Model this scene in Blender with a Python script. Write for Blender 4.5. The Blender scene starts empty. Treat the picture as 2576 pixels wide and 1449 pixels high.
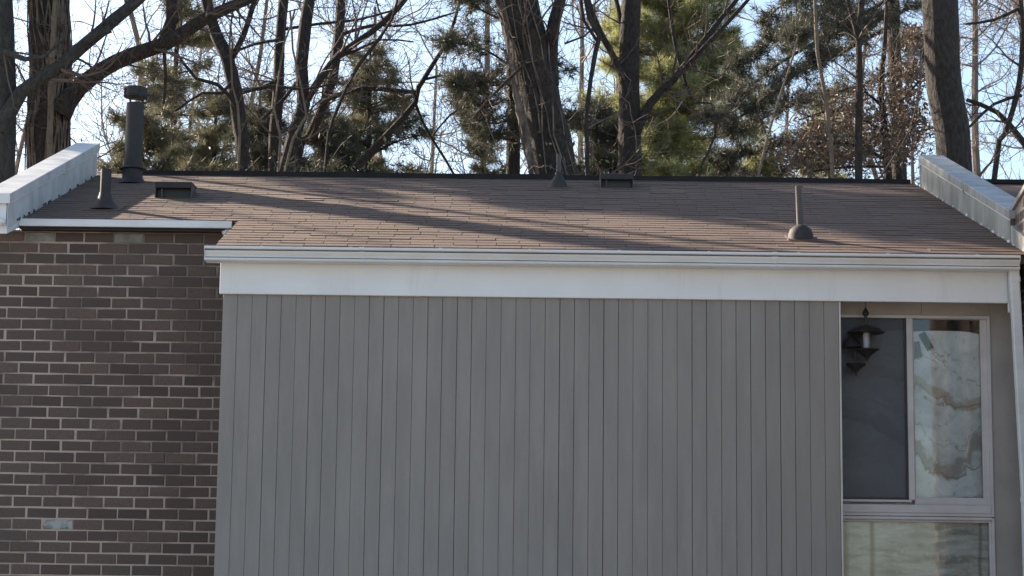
import bpy, bmesh, math, random
from mathutils import Vector, Matrix

# ------------------------------------------------------------------ camera, sky, sun
SC = bpy.context.scene
COL = SC.collection
FPX, PITCH, ROLL = 5300.0, math.radians(8.8), 0.012        # focal length for a 2576 px wide picture
CAM = Vector((0.0, -14.5, 2.9))
FW = Vector((0, math.cos(PITCH), math.sin(PITCH)))
R0 = Vector((1, 0, 0)); U0 = R0.cross(FW)
RT = R0*math.cos(ROLL) + U0*math.sin(ROLL)
UP = -R0*math.sin(ROLL) + U0*math.cos(ROLL)
cd = bpy.data.cameras.new('camera'); cam = bpy.data.objects.new('camera', cd); COL.objects.link(cam)
cd.sensor_width = 36; cd.lens = 36*FPX/2576; cd.clip_start = .1; cd.clip_end = 5000
m = Matrix((RT, UP, -FW)).transposed().to_4x4(); m.translation = CAM
cam.matrix_world = m
SC.camera = cam

SUN_EL, SUN_BACK = math.radians(27), math.radians(37)      # low winter sun, left and a little behind the house
S = Vector((-math.cos(SUN_EL)*math.cos(SUN_BACK), math.cos(SUN_EL)*math.sin(SUN_BACK), math.sin(SUN_EL)))
w = bpy.data.worlds.new('World'); SC.world = w; w.use_nodes = True
nt = w.node_tree; nt.nodes.clear()
sky = nt.nodes.new('ShaderNodeTexSky'); sky.sky_type = 'NISHITA'; sky.sun_disc = False
sky.sun_elevation = SUN_EL; sky.sun_rotation = math.atan2(S.x, S.y)
sky.air_density = 1.0; sky.dust_density = 1.2; sky.ozone_density = 1.0
bg = nt.nodes.new('ShaderNodeBackground'); bg.inputs['Strength'].default_value = 0.085
wo = nt.nodes.new('ShaderNodeOutputWorld')
nt.links.new(sky.outputs[0], bg.inputs['Color']); nt.links.new(bg.outputs[0], wo.inputs['Surface'])
sd = bpy.data.lights.new('sun', 'SUN'); sd.energy = 5.0; sd.angle = math.radians(.53); sd.color = (1, .85, .68)
sun = bpy.data.objects.new('sun', sd); COL.objects.link(sun)
sun.rotation_euler = S.to_track_quat('Z', 'Y').to_euler(); sun.location = S*60
SC.view_settings.view_transform = 'Standard'; SC.view_settings.look = 'None'
SC.view_settings.exposure = 1.68; SC.view_settings.gamma = 1; SC.view_settings.use_curve_mapping = False
SC.cycles.max_bounces = 6; SC.cycles.transparent_max_bounces = 12

def at(x, y, Y):                                            # point of the place seen at (x, y), at depth Y
    d = FW*FPX + RT*(x-1288) + UP*(724.5-y)
    return CAM + d*((Y-CAM.y)/d.y)

# ------------------------------------------------------------------ materials
def srgb(r, g, b):
    f = lambda c: (c/255/12.92) if c/255 <= .04045 else ((c/255+.055)/1.055)**2.4
    return (f(r), f(g), f(b), 1)

class NT:
    def __init__(s, name):
        s.m = bpy.data.materials.new(name); s.m.use_nodes = True
        s.t = s.m.node_tree; s.b = s.t.nodes['Principled BSDF']; s.out = s.t.nodes['Material Output']
    def n(s, kind, **kw):
        o = s.t.nodes.new('ShaderNode'+kind)
        for k, v in kw.items(): setattr(o, k, v)
        return o
    def l(s, a, b): s.t.links.new(a, b)
    def val(s, sock, v):
        if hasattr(v, 'is_output'): s.l(v, sock)
        else: sock.default_value = v
    def math(s, op, a, b=0.0, c=0.0, clamp=False):
        o = s.n('Math', operation=op, use_clamp=clamp)
        s.val(o.inputs[0], a); s.val(o.inputs[1], b); s.val(o.inputs[2], c)
        return o.outputs[0]
    def mix(s, f, a, b, blend='MIX'):
        o = s.n('Mix', data_type='RGBA', blend_type=blend)
        s.val(o.inputs[0], f); s.val(o.inputs[6], a); s.val(o.inputs[7], b)
        return o.outputs[2]
    def pos(s): return s.n('NewGeometry').outputs['Position']
    def noise(s, scale, detail=4, rough=.55, vec=None, stretch=None, dist=0.0):
        v = vec or s.pos()
        if stretch:
            mp = s.n('Mapping'); s.l(v, mp.inputs[0]); mp.inputs['Scale'].default_value = stretch; v = mp.outputs[0]
        o = s.n('TexNoise'); s.l(v, o.inputs['Vector'])
        o.inputs['Scale'].default_value = scale; o.inputs['Detail'].default_value = detail
        o.inputs['Roughness'].default_value = rough; o.inputs['Distortion'].default_value = dist
        return o.outputs['Fac']
    def ramp(s, f, a, b):
        o = s.n('MapRange', clamp=True); s.val(o.inputs[0], f); o.inputs[1].default_value = a; o.inputs[2].default_value = b
        return o.outputs[0]
    def bump(s, h, strength=.4, dist=.01):
        o = s.n('Bump'); s.l(h, o.inputs['Height']); o.inputs['Strength'].default_value = strength; o.inputs['Distance'].default_value = dist
        s.l(o.outputs[0], s.b.inputs['Normal'])
    def fin(s, col, rough=.7, metal=0.0):
        s.val(s.b.inputs['Base Color'], col); s.val(s.b.inputs['Roughness'], rough); s.b.inputs['Metallic'].default_value = metal
        return s.m

M = {}
def simple(name, c1, c2, scale, rough=.7, stretch=None, bump=0, bscale=None, metal=0.0, lo=.35, hi=.65, rnd=0.0):
    q = NT(name)
    f = q.ramp(q.noise(scale, 5, .6, stretch=stretch), lo, hi)
    c = q.mix(f, c1, c2)
    if rnd:
        r = q.n('ObjectInfo').outputs['Random']
        k = q.math('MULTIPLY_ADD', r, rnd*2, 1-rnd)
        vm = q.n('VectorMath', operation='SCALE'); q.l(c, vm.inputs[0]); q.l(k, vm.inputs['Scale']); c = vm.outputs[0]
    if bump: q.bump(q.noise(bscale or scale*4, 5, .6, stretch=stretch), bump, .01)
    M[name] = q.fin(c, rough, metal)

g = lambda v, w=None, z=None: (v, w if w is not None else v, z if z is not None else v, 1)
simple('white_paint', (.68, .71, .74, 1), (.63, .645, .655, 1), 3.0, .45, bump=.05, bscale=120)
q = NT('fascia_paint')
c = q.mix(q.ramp(q.noise(2.0, 4, .6), .35, .7), (.69, .715, .74, 1), (.635, .65, .66, 1))
st_ = q.ramp(q.noise(9, 5, .7, stretch=(1.0, 1, .16)), .56, .74)
c = q.mix(q.math('MULTIPLY', st_, .45), c, (.50, .48, .44, 1))
q.bump(q.noise(40, 4, .6, stretch=(.3, 1, 1)), .08, .004); M['fascia_paint'] = q.fin(c, .5)
simple('white_metal', (.66, .68, .69, 1), (.56, .55, .52, 1), 2.5, .35, stretch=(1, 3, 3), bump=.08, bscale=14, lo=.45, hi=.8)
simple('coping_metal', (.56, .57, .56, 1), (.37, .37, .35, 1), 3.2, .42, stretch=(1, 1.6, .8), bump=.12, bscale=9, lo=.4, hi=.7)
simple('weathered_metal', (.37, .37, .345, 1), (.20, .20, .18, 1), 3.6, .45, stretch=(1, 2.2, .6), bump=.12, bscale=9, lo=.38, hi=.66)
simple('window_paint', (.52, .495, .50, 1), (.44, .415, .415, 1), 5.0, .5, bump=.06, bscale=90)
simple('panel_paint', (.33, .30, .28, 1), (.27, .245, .23, 1), 4.0, .6, bump=.08, bscale=60)
simple('siding_paint', (.242, .226, .209, 1), (.206, .193, .179, 1), 3.2, .62, stretch=(3, 3, .45), bump=.2, bscale=34, rnd=.03)
simple('siding_back', g(.04), g(.20, .19, .18), 7, .9, stretch=(4, 1, .7))
simple('dark_trim', g(.010, .009, .009), g(.018, .015, .014), 6, .95)
simple('brown_metal', g(.075, .052, .043), g(.05, .037, .032), 8, .5)
simple('pipe_metal', g(.024, .020, .021), g(.017, .014, .015), 9, .65, bump=.1, bscale=40)
simple('pipe_light', g(.064, .045, .038), g(.040, .029, .025), 12, .45)
simple('boot_metal', g(.040, .030, .026), g(.024, .019, .016), 14, .7, bump=.15, bscale=40)
simple('black_plastic', g(.012), g(.02), 10, .5)
simple('vent_metal', g(.07, .064, .064), g(.045, .04, .04), 12, .45)
simple('interior_paint', g(.35, .34, .32), g(.30), 2, .8)
simple('lantern_brown', g(.024, .019, .018), g(.013, .011, .011), 25, .5)
simple('rust_chain', g(.16, .10, .06), g(.05), 60, .6)
simple('ground_grass', g(.24, .22, .185), g(.30, .275, .24), .8, .95, bump=.4, bscale=8)
simple('foundation', g(.22, .21, .2), g(.16), 3, .9)

def brick_mat(name, joined):
    q = NT(name)
    rv = q.n('ObjectInfo').outputs['Random']
    if joined: rv = q.n('Attribute', attribute_name='tone').outputs['Fac']
    base = q.mix(rv, (.070, .049, .043, 1), (.150, .104, .086, 1))
    st = q.ramp(q.noise(1.1, 3, .5), .42, .66)
    base = q.mix(q.math('MULTIPLY', st, .5), base, (.112, .095, .080, 1))
    fine = q.noise(70, 5, .7)
    base = q.mix(q.ramp(fine, .35, .75), base, (.076, .057, .052, 1))
    spk = q.ramp(q.noise(160, 2, .5), .66, .74)
    base = q.mix(q.math('MULTIPLY', spk, .5), base, (.17, .15, .13, 1))
    q.bump(fine, .5, .004)
    M[name] = q.fin(base, .9)
brick_mat('brick_face', False); brick_mat('brick_face_far', True)
simple('brick_pale', g(.27, .275, .26), g(.15, .145, .13), 11, .85, bump=.3, bscale=80, lo=.3, hi=.7)
simple('brick_painted', g(.33, .35, .335), g(.12, .11, .105), 13, .85, bump=.3, bscale=80, lo=.48, hi=.66)
q = NT('mortar')                                           # joints darken in patches, more towards the top
sz_ = q.n('SeparateXYZ'); q.l(q.pos(), sz_.inputs[0])
n1 = q.ramp(q.math('MULTIPLY_ADD', sz_.outputs[2], .055, q.math('ADD', q.noise(1.5, 4, .6, stretch=(1, 1, 1.6)), -.055*4.35)), .44, .60)
n2 = q.ramp(q.noise(9, 4, .6), .3, .7)
c = q.mix(n1, (.42, .345, .30, 1), (.145, .122, .11, 1)); c = q.mix(q.math('MULTIPLY', n2, .22), c, (.46, .38, .33, 1))
q.bump(q.noise(90, 4, .6), .5, .004); M['mortar'] = q.fin(c, .95)

def shingle_mat(name, joined):
    q = NT(name)
    rv = q.n('ObjectInfo').outputs['Random']
    if joined: rv = q.n('Attribute', attribute_name='tone').outputs['Fac']
    c = q.mix(rv, (.126, .080, .056, 1), (.150, .096, .067, 1))
    c = q.mix(q.ramp(q.noise(.8, 4, .6), .35, .7), c, (.116, .077, .056, 1))
    gr = q.noise(260, 3, .7)
    c = q.mix(q.ramp(gr, .35, .7), c, (.098, .063, .046, 1))
    w_ = q.ramp(q.noise(55, 2, .5, stretch=(.5, 1, 1)), .64, .72)
    c = q.mix(q.math('MULTIPLY', w_, .45), c, (.22, .155, .125, 1))
    q.bump(gr, .6, .004)
    M[name] = q.fin(c, .95)
shingle_mat('shingle_single', False); shingle_mat('shingle_joined', True)

def bark(name, c1, c2, c3, sc=26, st=(1, 1, .42)):
    q = NT(name)
    f = q.noise(sc, 6, .65, stretch=st, dist=.4)
    c = q.mix(q.ramp(f, .35, .65), c1, c2)
    c = q.mix(q.math('MULTIPLY', q.ramp(q.noise(2.6, 4, .6), .55, .7), .6), c, c3)
    q.bump(f, 1.0, .09); M[name] = q.fin(c, .95)
bark('bark_dark', g(.022, .018, .016), g(.062, .051, .044), g(.06, .058, .05))
bark('bark_lichen', g(.030, .030, .027), g(.072, .071, .063), g(.085, .095, .08))
bark('bark_brown', g(.024, .018, .015), g(.075, .057, .047), g(.06, .05, .042))
bark('bark_pale', g(.18, .14, .105), g(.30, .235, .175), g(.16, .13, .10), 30)
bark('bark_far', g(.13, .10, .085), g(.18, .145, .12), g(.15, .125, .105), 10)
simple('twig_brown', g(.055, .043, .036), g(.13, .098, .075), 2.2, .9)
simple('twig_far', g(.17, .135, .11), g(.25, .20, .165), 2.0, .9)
simple('vine_bark', g(.05, .04, .033), g(.19, .15, .115), 7, .9)
def needle(name, a, b, tr=.25):
    q = NT(name)
    f = q.ramp(q.noise(1.6, 4, .7), .3, .7)
    r = q.n('Attribute', attribute_name='tone').outputs['Fac']
    c = q.mix(f, a, b); c = q.mix(q.math('MULTIPLY', r, .5), c, b)
    q.fin(c, .6)
    t = q.n('BsdfTranslucent'); q.l(c, t.inputs[0])
    mx = q.n('MixShader'); mx.inputs[0].default_value = tr
    q.l(q.b.outputs[0], mx.inputs[1]); q.l(t.outputs[0], mx.inputs[2]); q.l(mx.outputs[0], q.out.inputs['Surface'])
    M[name] = q.m
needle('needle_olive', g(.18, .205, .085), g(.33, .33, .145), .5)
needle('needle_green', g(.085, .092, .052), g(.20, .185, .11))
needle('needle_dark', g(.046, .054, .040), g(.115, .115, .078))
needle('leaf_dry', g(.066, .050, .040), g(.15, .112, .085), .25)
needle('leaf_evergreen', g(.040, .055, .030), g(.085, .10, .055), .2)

q = NT('window_glass')
fr = q.n('Fresnel'); fr.inputs[0].default_value = 1.5
tb_ = q.n('BsdfTransparent'); tb_.inputs[0].default_value = (.96, .97, .97, 1)
gl = q.n('BsdfGlossy'); gl.inputs['Roughness'].default_value = .02
mx = q.n('MixShader'); q.l(fr.outputs[0], mx.inputs[0]); q.l(tb_.outputs[0], mx.inputs[1]); q.l(gl.outputs[0], mx.inputs[2])
q.l(mx.outputs[0], q.out.inputs['Surface']); M['window_glass'] = q.m
q = NT('insect_mesh')
q.fin((.085, .092, .112, 1), .6)
tb_ = q.n('BsdfTransparent'); mx = q.n('MixShader'); mx.inputs[0].default_value = .50
q.l(tb_.outputs[0], mx.inputs[1]); q.l(q.b.outputs[0], mx.inputs[2]); q.l(mx.outputs[0], q.out.inputs['Surface']); M['insect_mesh'] = q.m
q = NT('frosted_tube'); q.fin((.30, .32, .36, 1), .3); M['frosted_tube'] = q.m

def curve_mask(q, X, Z, pts, x0, x1, z0, z1, width, nz):
    """a streak whose middle line runs through pts (place coordinates)"""
    fc = q.n('FloatCurve'); cu = fc.mapping.curves[0]
    t = [((x-x0)/(x1-x0), (z-z0)/(z1-z0)) for x, z in pts]
    while len(cu.points) < len(t): cu.points.new(.5, .5)
    for p_, (a, b) in zip(cu.points, t): p_.location = (a, b)
    fc.mapping.update()
    q.l(q.math('MULTIPLY_ADD', X, 1/(x1-x0), -x0/(x1-x0), clamp=True), fc.inputs['Value'])
    zc = q.math('MULTIPLY_ADD', fc.outputs[0], z1-z0, z0)
    d = q.math('ABSOLUTE', q.math('ADD', q.math('SUBTRACT', Z, zc), nz))
    return q.math('SUBTRACT', 1.0, q.ramp(d, width*.45, width), clamp=True)

q = NT('mottled_reflection')  # warped reflections of sky and branches, painted as a pattern
sp = q.n('SeparateXYZ'); q.l(q.pos(), sp.inputs[0]); X, Z = sp.outputs[0], sp.outputs[2]
nz = q.math('MULTIPLY_ADD', q.noise(7, 3, .5, dist=1.2), .22, -.11)
c = q.mix(q.ramp(q.noise(3.5, 6, .65, dist=1.0), .36, .66), (.76, .83, .87, 1), (.46, .52, .55, 1))
W = lambda x, y: (lambda p: (p.x, p.z))(at(x, y, .42))
bx = (2.30, 3.36, 3.6, 5.05)
def sw(pts, wd, colr, k):
    global c
    c = q.mix(q.math('MULTIPLY', curve_mask(q, X, Z, [W(*p) for p in pts], *bx, wd, nz), k), c, colr)
sw([(2112, 930), (2297, 962), (2345, 985), (2400, 1018), (2440, 1020), (2475, 1005)], .060, (.38, .335, .275, 1), .8)
sw([(2112, 950), (2297, 970), (2345, 998), (2400, 1022), (2475, 1012)], .018, (.25, .20, .14, 1), .6)
sw([(2112, 1040), (2200, 1062), (2297, 1122), (2340, 1170), (2385, 1190), (2425, 1160), (2450, 1120), (2478, 1140)], .075, (.29, .27, .245, 1), .8)
sw([(2112, 1050), (2200, 1075), (2297, 1140), (2345, 1188), (2395, 1203), (2440, 1180), (2478, 1150)], .018, (.16, .14, .12, 1), .6)
sw([(2112, 880), (2297, 900), (2360, 905), (2410, 950), (2478, 975)], .009, (.30, .30, .28, 1), .6)
sw([(2112, 1000), (2297, 1060), (2340, 1110), (2390, 1130), (2478, 1060)], .009, (.30, .30, .28, 1), .6)
spk = q.ramp(q.noise(26, 4, .6), .60, .72); c = q.mix(q.math('MULTIPLY', spk, .55), c, (.22, .20, .17, 1))
M['mottled_reflection'] = q.fin(c, .8)
q = NT('streaked_reflection')  # reflection of trees and houses opposite, painted for the lower pane
sp = q.n('SeparateXYZ'); q.l(q.pos(), sp.inputs[0]); X, Z = sp.outputs[0], sp.outputs[2]
c = q.mix(q.ramp(q.noise(6, 5, .65, stretch=(.6, 1, 2.6), dist=.5), .35, .66), (.60, .63, .61, 1), (.30, .295, .27, 1))
c = q.mix(q.math('MULTIPLY', q.ramp(q.noise(30, 4, .6), .55, .7), .5), c, (.68, .70, .66, 1))
for xc, wd, k in ((2.352, .022, .8), (2.545, .016, .8), (3.30, .012, .6)):
    d = q.math('ABSOLUTE', q.math('ADD', q.math('SUBTRACT', X, xc), q.math('MULTIPLY_ADD', q.noise(5, 3, .5), .03, -.015)))
    c = q.mix(q.math('MULTIPLY', q.math('SUBTRACT', 1.0, q.ramp(d, wd*.3, wd*1.6)), k), c, (.17, .13, .10, 1))
M['streaked_reflection'] = q.fin(c, .8)

# ------------------------------------------------------------------ mesh helpers
def tag(o, label=None, cat=None, group=None, kind=None):
    if label: o['label'] = label
    if cat: o['category'] = cat
    if group: o['group'] = group
    if kind: o['kind'] = kind
    return o
def empty(name, loc, label=None, cat=None, group=None):
    o = bpy.data.objects.new(name, None); COL.objects.link(o); o.location = loc; o.empty_display_size = .2
    return tag(o, label, cat, group)
def link(name, me, parent=None, loc=None):
    o = bpy.data.objects.new(name, me); COL.objects.link(o)
    if parent:
        o.parent = parent
        if parent.type == 'EMPTY' and loc is None: o.location = -parent.location     # mesh is in place coordinates
    if loc is not None: o.location = loc
    return o

class MB:
    def __init__(s): s.v = []; s.f = []; s.tone = []; s.sm = []
    def add(s, vs, fs, smooth=False, tone=0.0):
        b = len(s.v); s.v += [tuple(p) for p in vs]
        for f in fs: s.f.append(tuple(i+b for i in f)); s.sm.append(smooth); s.tone.append(tone)
    def box(s, a, b, tone=0.0):
        (x0, y0, z0), (x1, y1, z1) = a, b
        s.add([(x0,y0,z0),(x1,y0,z0),(x1,y1,z0),(x0,y1,z0),(x0,y0,z1),(x1,y0,z1),(x1,y1,z1),(x0,y1,z1)],
              [(0,3,2,1),(4,5,6,7),(0,1,5,4),(1,2,6,5),(2,3,7,6),(3,0,4,7)], False, tone); return s
    def hexa(s, p, tone=0.0):                              # p: bottom 4 (ccw), top 4
        s.add(p, [(0,3,2,1),(4,5,6,7),(0,1,5,4),(1,2,6,5),(2,3,7,6),(3,0,4,7)], False, tone); return s
    def prism(s, prof, x0, x1, smooth=False):              # closed (Y,Z) outline run along X
        n = len(prof)
        s.add([(x0, y, z) for y, z in prof]+[(x1, y, z) for y, z in prof],
              [(i, (i+1) % n, n+(i+1) % n, n+i) for i in range(n)], smooth)
        b = len(s.v)-2*n
        s.f.append(tuple(b+i for i in reversed(range(n)))); s.f.append(tuple(b+n+i for i in range(n))); s.sm += [False]*2; s.tone += [0]*2
        return s
    def tube(s, pts, rad, sides=6, cap=True, rough=0.0, rng=None, tone=0.0):
        n = len(pts); vs = []; fs = []
        ref = None
        for i in range(n):
            a = pts[max(i-1, 0)]; b = pts[min(i+1, n-1)]
            t = (b-a)
            if t.length < 1e-9: t = Vector((0, 0, 1))
            t.normalize()
            if ref is None: ref = Vector((1, 0, 0)) if abs(t.x) < .8 else Vector((0, 1, 0))
            u = ref - t*ref.dot(t); u.normalize(); ref = u
            v = t.cross(u)
            for k in range(sides):
                an = 2*math.pi*k/sides
                r_ = rad[i]
                if rough: r_ *= 1+rng.uniform(-rough, rough)
                vs.append(pts[i]+u*(r_*math.cos(an))+v*(r_*math.sin(an)))
        for i in range(n-1):
            for k in range(sides):
                k2 = (k+1) % sides
                fs.append((i*sides+k, i*sides+k2, (i+1)*sides+k2, (i+1)*sides+k))
        if cap:
            fs.append(tuple(reversed(range(sides)))); fs.append(tuple((n-1)*sides+k for k in range(sides)))
        s.add(vs, fs, True, tone); return s
    def lathe(s, c, prof, sides=24, axis=Vector((0, 0, 1))):
        pts = [Vector(c)+axis*z for r, z in prof]
        u = Vector((1, 0, 0)); v = axis.cross(u).normalized(); u = v.cross(axis).normalized()
        vs = []; fs = []
        for (r, z), p in zip(prof, pts):
            for k in range(sides):
                an = 2*math.pi*k/sides; vs.append(p+u*(r*math.cos(an))+v*(r*math.sin(an)))
        n = len(prof)
        for i in range(n-1):
            for k in range(sides):
                k2 = (k+1) % sides; fs.append((i*sides+k, i*sides+k2, (i+1)*sides+k2, (i+1)*sides+k))
        fs.append(tuple(reversed(range(sides)))); fs.append(tuple((n-1)*sides+k for k in range(sides)))
        s.add(vs, fs, True); return s
    def mesh(s, name, mat, bevel=0.0, seg=1, tone=False):
        me = bpy.data.meshes.new(name); me.from_pydata(s.v, [], s.f)
        me.polygons.foreach_set('use_smooth', s.sm)
        if tone:
            at_ = me.attributes.new('tone', 'FLOAT', 'FACE'); at_.data.foreach_set('value', s.tone)
        if bevel:
            bm = bmesh.new(); bm.from_mesh(me)
            bmesh.ops.recalc_face_normals(bm, faces=bm.faces)
            bmesh.ops.bevel(bm, geom=list(bm.edges), offset=bevel, segments=seg, affect='EDGES', clamp_overlap=True)
            bm.to_mesh(me); bm.free()
        me.materials.append(M[mat]); me.update()
        if any(s.sm):
            try: me.set_sharp_from_angle(angle=math.radians(40))
            except Exception: pass
        return me
    def build(s, name, mat, parent=None, bevel=0.0, seg=1, tone=False):
        return link(name, s.mesh(name, mat, bevel, seg, tone), parent)
def bx_(name, a, b, mat, parent, bevel=0.0): return MB().box(a, b).build(name, mat, parent, bevel)

rng = random.Random(11)
# ------------------------------------------------------------------ ground
gm = MB(); gm.add([(-1500,-1500,0),(1500,-1500,0),(1500,1500,0),(-1500,1500,0)], [(0,1,2,3)])
tag(gm.build('ground', 'ground_grass'), kind='structure')

# ------------------------------------------------------------------ the townhouse
EZ, SL = 5.433, .332                                       # eave height, roof rise per metre
rz = lambda Y: EZ + SL*Y
YR = 4.02                                                  # ridge
XL, XR = -3.71, 3.60                                       # inner faces of the two parapets
house = empty('townhouse', (0, 2, 0), 'townhouse with grey siding, dark brick bay and brown shingle shed roof', 'house')
BY = 1.235                                                 # brick face
# shell
bx_('party_wall', (XL-.19, BY+.12, 0), (XL-.005, 9, 5.70), 'interior_paint', house)
bx_('party_wall', (XR+.005, .40, 0), (XR+.19, 9, 5.50), 'interior_paint', house)
bx_('rear_wall', (XL, YR-.12, 0), (XR, YR-.02, rz(YR)-.09), 'interior_paint', house)
bx_('rear_flat_roof', (XL-.19, YR+.02, 4.6), (XR+.19, 9, 4.8), 'dark_trim', house)
bx_('floor_slab', (XL, .42, 2.35), (XR, YR-.13, 2.55), 'interior_paint', house)
bx_('side_return_wall', (-2.02, .10, 0), (-1.93, BY+.10, 5.35), 'siding_paint', house)

# brick bay: mortar bed with single bricks standing proud
wall = bx_('brick_wall', (-4.6, BY+.003, 0), (-1.94, BY+.11, 5.735), 'mortar', house)
wall['label'] = 'dark brown brick wall with pale patchy mortar joints'
PX, PZ, BL, BH = .2255, .0833, .2122, .0701
def brick_mesh(L, mat, seed):
    r = random.Random(seed); b = MB(); j = lambda: r.uniform(-.0016, .0016)
    d = .003
    ring = lambda y, i: [(-L/2+i+j(), y, -BH/2+i+j()), (L/2-i+j(), y, -BH/2+i+j()), (L/2-i+j(), y, BH/2-i+j()), (-L/2+i+j(), y, BH/2-i+j())]
    a, c_, e = ring(.03, 0), ring(.001, 0), ring(-.0035, d)
    b.add(a+c_+e, [(0,1,5,4),(1,2,6,5),(2,3,7,6),(3,0,4,7),(4,5,9,8),(5,6,10,9),(6,7,11,10),(7,4,8,11),(8,9,10,11)])
    return b.mesh('brick', mat)
BMS = [brick_mesh(BL, 'brick_face', i) for i in range(6)]
BPALE = brick_mesh(BL+.008, 'brick_pale', 77); BPAINT = brick_mesh(BL+.01, 'brick_painted', 78)
ZT = 5.643 + .0833                                         # underside of the trim
far = MB(); nb = 0
j0 = at(537/1.4907, 971/1.4907, BY).x
for row in range(0, 69):
    zc = ZT - PZ*(row+.5)
    if zc < .05: break
    off = j0 + (PX/2 if row % 2 else 0) + rng.uniform(-.006, .006)
    for k in range(-9, 8):
        xc = off + PX*(k+.5) + rng.uniform(-.003, .003)
        if xc-BL/2 < -4.6 or xc+BL/2 > -1.945: continue
        near = zc > 3.02 and -4.02 < xc < -2.06
        if near and nb < 300:
            nb += 1
            me = rng.choice(BMS)
            if row == 0 and (abs(xc-at(93, 594, BY).x) < PX/2 or abs(xc-at(317, 594, BY).x) < PX/2): me = BPALE
            if abs(xc-at(145, 1330, BY).x) < PX/2 and abs(zc-at(145, 1330, BY).z) < PZ/2: me = BPAINT
            o = link('brick', me, wall, (xc, BY+rng.uniform(-.0015, .002), zc + rng.uniform(-.0012, .0012)))
            o.rotation_euler = (0, rng.uniform(-.009, .009), rng.uniform(-.006, .006))
            o.scale = (rng.uniform(.972, 1.012), 1, rng.uniform(.95, 1.02))
        else:
            far.box((xc-BL/2, BY-.006, zc-BH/2), (xc+BL/2, BY+.02, zc+BH/2), rng.random())
tag(far.build('bricks', 'brick_face_far', wall, tone=True), kind='stuff')

# white eave trim above the brick
tr = bx_('eave_trim', (-3.715, 1.085, 5.742), (-2.112, 1.235, 5.798), 'white_metal', house, .004)
bx_('end_cap', (-2.111, 1.088, 5.745), (-2.100, 1.235, 5.795), 'dark_trim', tr)
ol = MB().tube([Vector((-2.165, 1.15, 5.745)), Vector((-2.16, 1.14, 5.72)), Vector((-2.135, 1.10, 5.700))], [.034, .034, .032], 10)
ol.build('outlet', 'white_metal', tr)
bx_('soffit', (-3.715, 1.10, 5.728), (-1.95, 1.24, 5.740), 'dark_trim', house)

# siding: backing and single grooved boards
sid = bx_('siding_wall', (-2.018, .085, 0), (2.28, .16, 5.30), 'siding_back', house)
sid['label'] = 'wall of grey vertical tongue and groove boards'
NBD = 42; bw = (2.282+2.018)/NBD
for i in range(NBD):
    x0 = -2.018+i*bw; gap = .0008 + .0022*(rng.random() < .25) + .001*rng.random()
    y0 = .06 + rng.uniform(-.0012, .0012)
    a, b_ = x0+gap/2, x0+bw-gap/2; cb = .0022
    prof = [(a, .083), (a, y0+cb), (a+cb, y0), (b_-cb, y0), (b_, y0+cb), (b_, .083)]
    mb = MB(); n = len(prof)
    mb.add([(x, y, .30) for x, y in prof]+[(x, y, 5.095) for x, y in prof],
           [(k, (k+1) % n, n+(k+1) % n, n+k) for k in range(n)]+[tuple(reversed(range(n))), tuple(range(n, 2*n))])
    mb.build('siding_board', 'siding_paint', sid)
bx_('corner_trim', (2.2835, .058, .3), (2.297, .24, 5.09), 'window_paint', sid, .002)
bx_('foundation', (-2.01, .063, 0), (2.28, .082, .29), 'foundation', house)

# fascia
fas = bx_('fascia', (-2.04, .028, 5.085), (3.462, .062, 5.385), 'fascia_paint', house, .003)
bx_('fascia_end', (3.463, .030, 5.02), (3.515, .060, 5.383), 'white_paint', fas, .003)
bx_('drip_edge', (-2.062, .005, 5.372), (3.555, .026, 5.424), 'brown_metal', house)
# K-style gutter
zt, zb = 5.392, 5.303
prof = [(.026, zt+.006), (.020, zt+.006), (.018, zb+.012), (-.020, zb+.012), (-.050, zt-.050), (-.060, zt-.016), (-.104, zt-.010), (-.118, zt-.009),
        (-.124, zt-.004), (-.124, zt+.004), (-.134, zt+.004), (-.138, zt-.008), (-.134, zt-.015), (-.075, zt-.017), (-.075, zt-.0235), (-.118, zt-.0255), (-.112, zt-.036),
        (-.096, zb+.034), (-.090, zb+.0235), (-.062, zb+.0225), (-.062, zb+.0165), (-.104, zb+.0145), (-.108, zb+.005), (-.102, zb-.003), (.026, zb-.003)]
prof = [(y, z) for y, z in prof]
gut = MB().prism(prof, -2.13, 3.512).build('gutter', 'white_metal', house)
ec = [p for p in prof if True]
for x0, x1 in ((-2.134, -2.1305), (3.5125, 3.517)):
    MB().prism([(.026, zt+.006), (-.134, zt+.003), (-.132, zt-.018), (-.100, zb+.026), (-.107, zb+.010), (-.102, zb-.002), (.026, zb-.004)], x0, x1).build('end_cap', 'white_metal', gut)
for xs in (-1.06, 1.80):                                   # lap seams
    MB().prism([(y-.0025 if y < .02 else y, z+(.002 if z > zt-.03 else -.002)) for y, z in prof], xs, xs+.035).build('seam', 'white_metal', gut)
for k in range(9):                                         # hidden hangers seen as small spikes
    xh = -1.75+k*.62
    bx_('hanger', (xh, -.128, zt+.0045), (xh+.022, .018, zt+.0075), 'white_metal', gut)
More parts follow.
